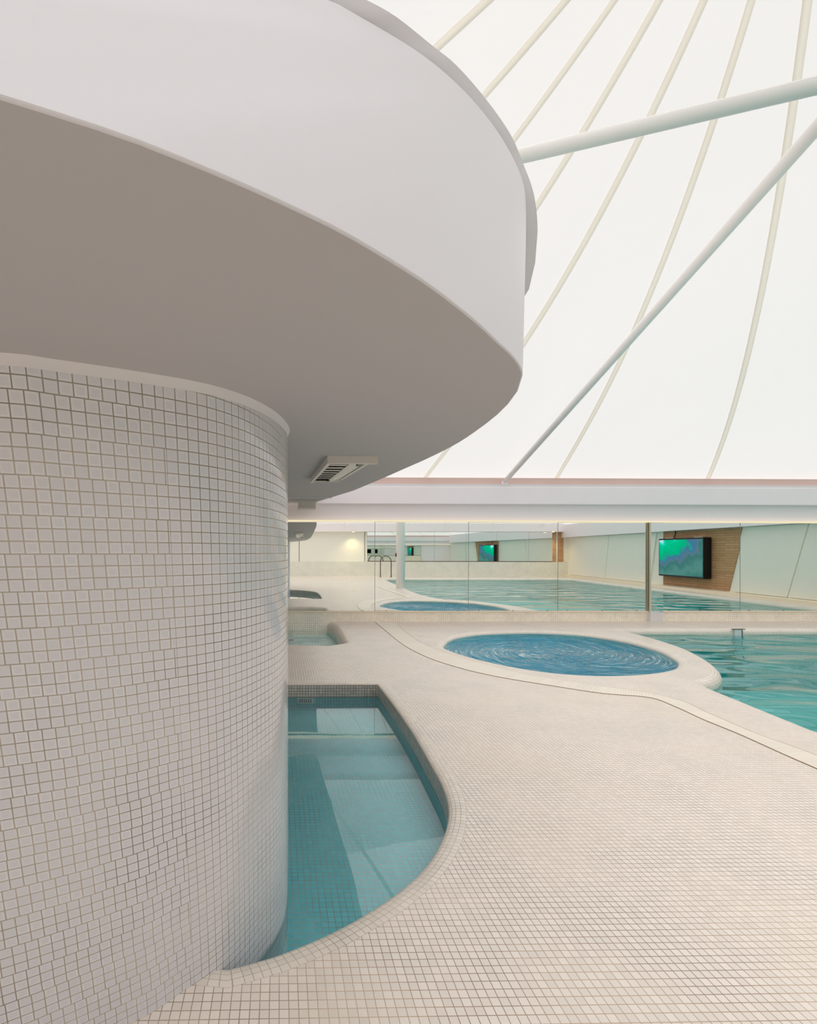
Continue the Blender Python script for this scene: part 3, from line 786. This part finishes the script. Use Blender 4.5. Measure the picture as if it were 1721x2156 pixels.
for k in range(9):
    xx = x0+.03+(xm-x0-.03)*k/9; sbox('tooth', xx, xx+.006, y1-.33, y1-.26, .030, .040, M_dark, fx)
sbox('lamp_holder', x1-.075, x1-.055, y0+.10, y0+.22, .02, .034, M_black, fx)
# small box fixture at the end of the soffit
fa, fb = PY_(628, 1060, 10.1), PY_(664, 1060, 10.1)
f2 = empty('ceiling_box', (fa.x, 10.0, fa.z), 'small pale rectangular box under the far end of the balcony', 'ceiling box')
box('body', fa.x, fb.x, 9.9, 10.2, PY_(640, 1068, 9.9).z, sof(10.0)+.02, M_fix, f2, bev=0.006)
box('lip', fa.x-.015, fb.x+.0, 9.88, 10.2, PY_(640, 1070.5, 9.9).z, PY_(640, 1068, 9.9).z, M_fix, f2)

# ------------------------------------------------------------------ mosaic column
top_c = [v2(PS(*p)) for p in [(606, 908), (600, 893), (575, 868), (530, 842), (470, 820), (400, 803), (300, 786), (200, 771), (100, 757), (0, 745)]]
bot_c = [v2(PZ(607, 1850, -.16)), v2(PZ(605, 1900, -.16)), v2(PZ(597, 1940, -.16)), v2(PZ(583, 1972, -.16)), v2(PZ(564, 2000, -.16)), v2(PZ(480, 2033, -.03)), v2(PZ(375, 2092, 0)), v2(PZ(270, 2156, 0))]
top_f = cr(top_c+[Vector((-1.0, .98)), Vector((-1.6, .95))], 6)
bot_f = cr(bot_c+[Vector((-0.95, 1.34)), Vector((-1.6, 1.25))], 6)
def back(P): 
    a = P[0]; return [a, a+Vector((-.04, .28)), a+Vector((-.22, .58)), a+Vector((-.6, .8)), Vector((-1.6, a.y+.9)), Vector((-2.6, a.y+.8)), Vector((-3.0, a.y)), Vector((-2.7, P[-1].y+.15)), P[-1]]
n1, n2 = 90, 60
def loop(P): return resample(P, n1)+resample(cr(back(P), 6)[::-1], n2+1)[1:-1]
Tl, Bl = loop(top_f), loop(bot_f); NL = len(Tl)
colm = empty('mosaic_column', (-0.8, 2.0, 0), 'massive curved column clad in small glossy white mosaic tiles at the left', 'column')
rows = 40; vs, uv, fs = [], [], []; z0 = -0.30
al = [0.0]
for i in range(NL):
    a = (Tl[i]+Bl[i])/2; b = (Tl[(i+1) % NL]+Bl[(i+1) % NL])/2; al.append(al[-1]+(b-a).length*1.0)
for k in range(rows+1):
    f_ = k/rows; g_ = f_
    for i in range(NL+1):
        t_, b_ = Tl[i % NL], Bl[i % NL]; zt = sof(t_.y)-0.021
        z = z0+(zt-z0)*f_; x = b_.x+(t_.x-b_.x)*max(0, (z+0.0)/zt); y = b_.y+(t_.y-b_.y)*max(0, z/zt)
        vs.append((x, y, z)); uv.append((al[i], z*1.06))
for k in range(rows):
    for i in range(NL):
        a = k*(NL+1)+i; fs.append((a, a+1, a+NL+2, a+NL+1))
mesh('tiled_shaft', vs, fs, M_col, colm, True, uv)
ct = [offset(ccw([Vector(p) for p in Tl]), d) for d in (0.0, 0.004, 0.012)]
vs = [(p.x, p.y, sof(p.y)-h) for P, h in zip(ct, (0.024, 0.011, -0.004)) for p in P]
fs = [(k*NL+i, k*NL+(i+1) % NL, (k+1)*NL+(i+1) % NL, (k+1)*NL+i) for k in range(2) for i in range(NL)]
mesh('plaster_collar', vs, fs, M_paint, colm, True)

# ------------------------------------------------------------------ warm wall lamps of the rear wall (seen in the mirrors)
for i, (x, y, lb) in enumerate([(3.6, YB+.5, 'warm downlight over the cream rear panels, reflected'), (15.2, YB+.55, 'warm downlight in the rear corner near the wooden strips, reflected')]):
    e = empty('downlight', (x, y, 2.66), lb, 'light', 'warm downlights on the rear wall')
    tube('ring', [(x, y, 2.662), (x, y, 2.69)], 0.09, M_alu, e, 20)
    tube('lens', [(x, y, 2.652), (x, y, 2.663)], 0.07, emis('warm_lens', (1, .8, .4, 1), 6.0), e, 20)
    ld = bpy.data.lights.new('downlight_lamp', 'SPOT'); ld.energy = 60; ld.color = (1, .78, .38); ld.spot_size = math.radians(120); ld.spot_blend = .8; ld.shadow_soft_size = .07
    lo = bpy.data.objects.new('lamp', ld); COL.objects.link(lo); lo.parent = e; lo.location = (0, 0, -.03)
